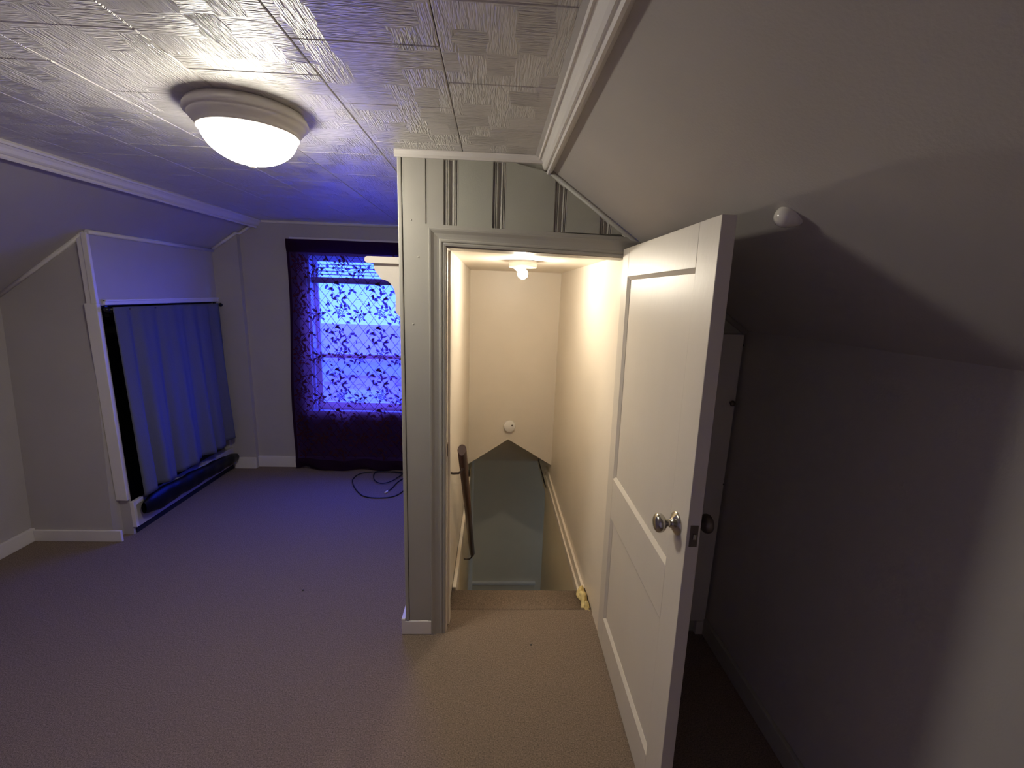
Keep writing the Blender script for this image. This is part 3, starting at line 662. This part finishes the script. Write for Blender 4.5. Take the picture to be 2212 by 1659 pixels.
for sg, nm in ((1, 'knob'), (-1, 'knob')):
    c = dpt(KS, KZ, 0 if sg > 0 else -DT); ax = nrm*sg
    k_ = MB().lathe([(.010, .010), (.0095, .024), (.011, .030), (.018, .034), (.0245, .041), (.0265, .049), (.0245, .056), (.018, .0605), (.009, .0625), (0, .063)], c, ax, 32).build(nm, 'nickel' if sg > 0 else 'iron', door)
    MB().lathe([(.0325, 0), (.0325, .003), (.030, .006), (.024, .009), (.018, .013), (.0125, .016), (.0115, .020), (0, .020)], c, ax, 36).build('rosette', 'nickel' if sg > 0 else 'iron', k_)
lp = dbox('latch_plate', DW-.001, DW+.0012, KZ-.030, KZ+.030, -DT+.006, -.008, 'iron', bevel=.0006)
dbox('latch_bolt', DW, DW+.007, KZ-.008, KZ+.008, -DT+.012, -.015, 'nickel', par=lp, bevel=.002)
for z in (.22, 1.52):
    hg = MB().tube([dpt(.001, z-.045, -DT-.003), dpt(.001, z+.045, -DT-.003)], .005, 12).build('hinge', 'iron', door)

# ------------------------------------------------------------------ small closet door right of the doorway
d2 = empty('door_2', (.86, YD, .07)); struct(d2, 'narrow white closet door half hidden behind the open door', 'door')
MB().box(.665, 1.058, YD-.022, YD-.001, .075, 1.462).build('leaf', 'door', d2, bevel=.003)
p = on_y(1579, 870, YD-.03)
k_ = MB().lathe([(.004, -.010), (.005, .004), (.010, .008), (.0125, .014), (.010, .020), (.004, .0225), (0, .023)], p+Vector((0, 0, 0)), (0, -1, 0), 20).build('knob', 'iron', d2)
for px, py in ((1606, 746), (1563, 1046)):
    MB().lathe([(0, .002), (.003, .0015), (.004, -.001)], on_y(px, py, YD-.022), (0, -1, 0), 10).build('screw', 'screw', d2)
MB().box(1.018, 1.060, YD-.024, YD-.001, 0, .073).build('base_block', 'door', d2, bevel=.002)

# ------------------------------------------------------------------ porcelain knob on the right slope
c = Vector((.652, .968, 1.783)); ax = Vector((-1, -.05, -.06)).normalized()
pk = MB().lathe([(.0, -.004), (.018, -.004), (.021, .004), (.0225, .014), (.0235, .026), (.0225, .036), (.0190, .0445), (.013, .050), (.006, .053), (0, .0535)], c, ax, 32).build('porcelain_knob', 'porcelain')
tag(pk, 'white egg shaped porcelain knob fixed to the right slope', 'knob')

# ------------------------------------------------------------------ cables on the floor by the curtain
def floor_curve(zs, z=.006):
    pts = [on_z(620+a/4.607, 740+b/4.607, z) for a, b in zs]; out = []
    n_ = len(pts)
    for i in range(n_-1):
        p0, p1, p2, p3 = pts[max(i-1, 0)], pts[i], pts[i+1], pts[min(i+2, n_-1)]
        for t in (0, .2, .4, .6, .8):
            out.append(.5*((2*p1)+(p2-p0)*t+(2*p0-5*p1+4*p2-p3)*t*t+(3*p1-p0-3*p2+p3)*t**3))
    return out + [pts[-1]]
A_ = [(1235, 1330), (1180, 1305), (1090, 1287), (900, 1284), (740, 1301), (662, 1350), (655, 1405), (700, 1480), (770, 1530), (900, 1545), (1050, 1533), (1140, 1490), (1192, 1430), (1235, 1370)]
B_ = [(1240, 1345), (1150, 1300), (1000, 1283), (885, 1292), (860, 1330), (880, 1378), (945, 1400), (1040, 1378), (1110, 1335), (1160, 1300)]
C_ = [(1240, 1356), (1165, 1352), (1100, 1390), (1040, 1452), (1002, 1478)]
tag(MB().tube(floor_curve(A_), .0045, 8).build('power_cable', 'cable'), 'black cable lying in a wide loop on the carpet', 'cable', 'cables by the lace curtain')
tag(MB().tube(floor_curve(B_, .013), .004, 8).build('power_cable', 'cable'), 'black cable lying in a small loop near the curtain hem', 'cable', 'cables by the lace curtain')
cb = empty('video_cable', on_z(620+1040/4.607, 740+1452/4.607, 0)); tag(cb, 'short black cable ending in a bright metal plug', 'cable', 'cables by the lace curtain')
cp = floor_curve(C_, .009); MB().tube(cp, .004, 8).build('cord', 'cable', cb)
dd = (cp[-1]-cp[-3]).normalized(); MB().tube([cp[-1], cp[-1]+dd*.018, cp[-1]+dd*.019, cp[-1]+dd*.034], [.007, .007, .0055, .0055], 10).build('plug', 'plastic', cb)
# crumbs on the carpet
for px, py, r, lab in ((655, 1275, .007, 'small dark crumb on the purple lit carpet'), (1147, 1393, .005, 'small dark crumb on the carpet in front of the doorway')):
    p = on_z(px, py, 0)
    cr = MB().lathe([(0, .004), (r*.7, .003), (r, 0), (r*.6, -.001)], p, (0, 0, 1), 7).build('carpet_crumb', 'screw'); tag(cr, lab, 'crumb')

# ------------------------------------------------------------------ outside the window
gr = struct(MB().box(-40, 40, 4.2, 60, -5.2, -5.0).build('ground_outside', 'grass'), 'lawn between the houses outside the window', 'ground')
nb = empty('neighbour_house', (-4, 12, -5)); tag(nb, 'pale neighbouring house seen through the lace curtain', 'house')
MB().box(-9, .6, 12, 18, -5, -.28).build('wall', 'siding', nb)
MB().prism([(11.6, -.30), (11.6, -.18), (15, .42), (18.4, -.18), (18.4, -.30)], -9.4, 1.0, 'x').build('roof', 'violet', nb, fixn=True)
MB().prism([(-4.75, -2.2), (-2.1, -2.2), (-2.1, -.95), (-2.6, -.95), (-2.6, -.75), (-4.3, -.75), (-4.3, -.95), (-4.75, -.95)], 11.6, 12.01).build('porch', 'violet', nb, fixn=True)
wn = MB().box(-3.95, -2.85, 11.55, 11.62, -1.85, -1.05).build('window', 'siding', nb)
for i in range(2): MB().box(-3.87+i*.53, -3.40+i*.53, 11.53, 11.56, -1.78, -1.12).build('pane', 'glass', wn)
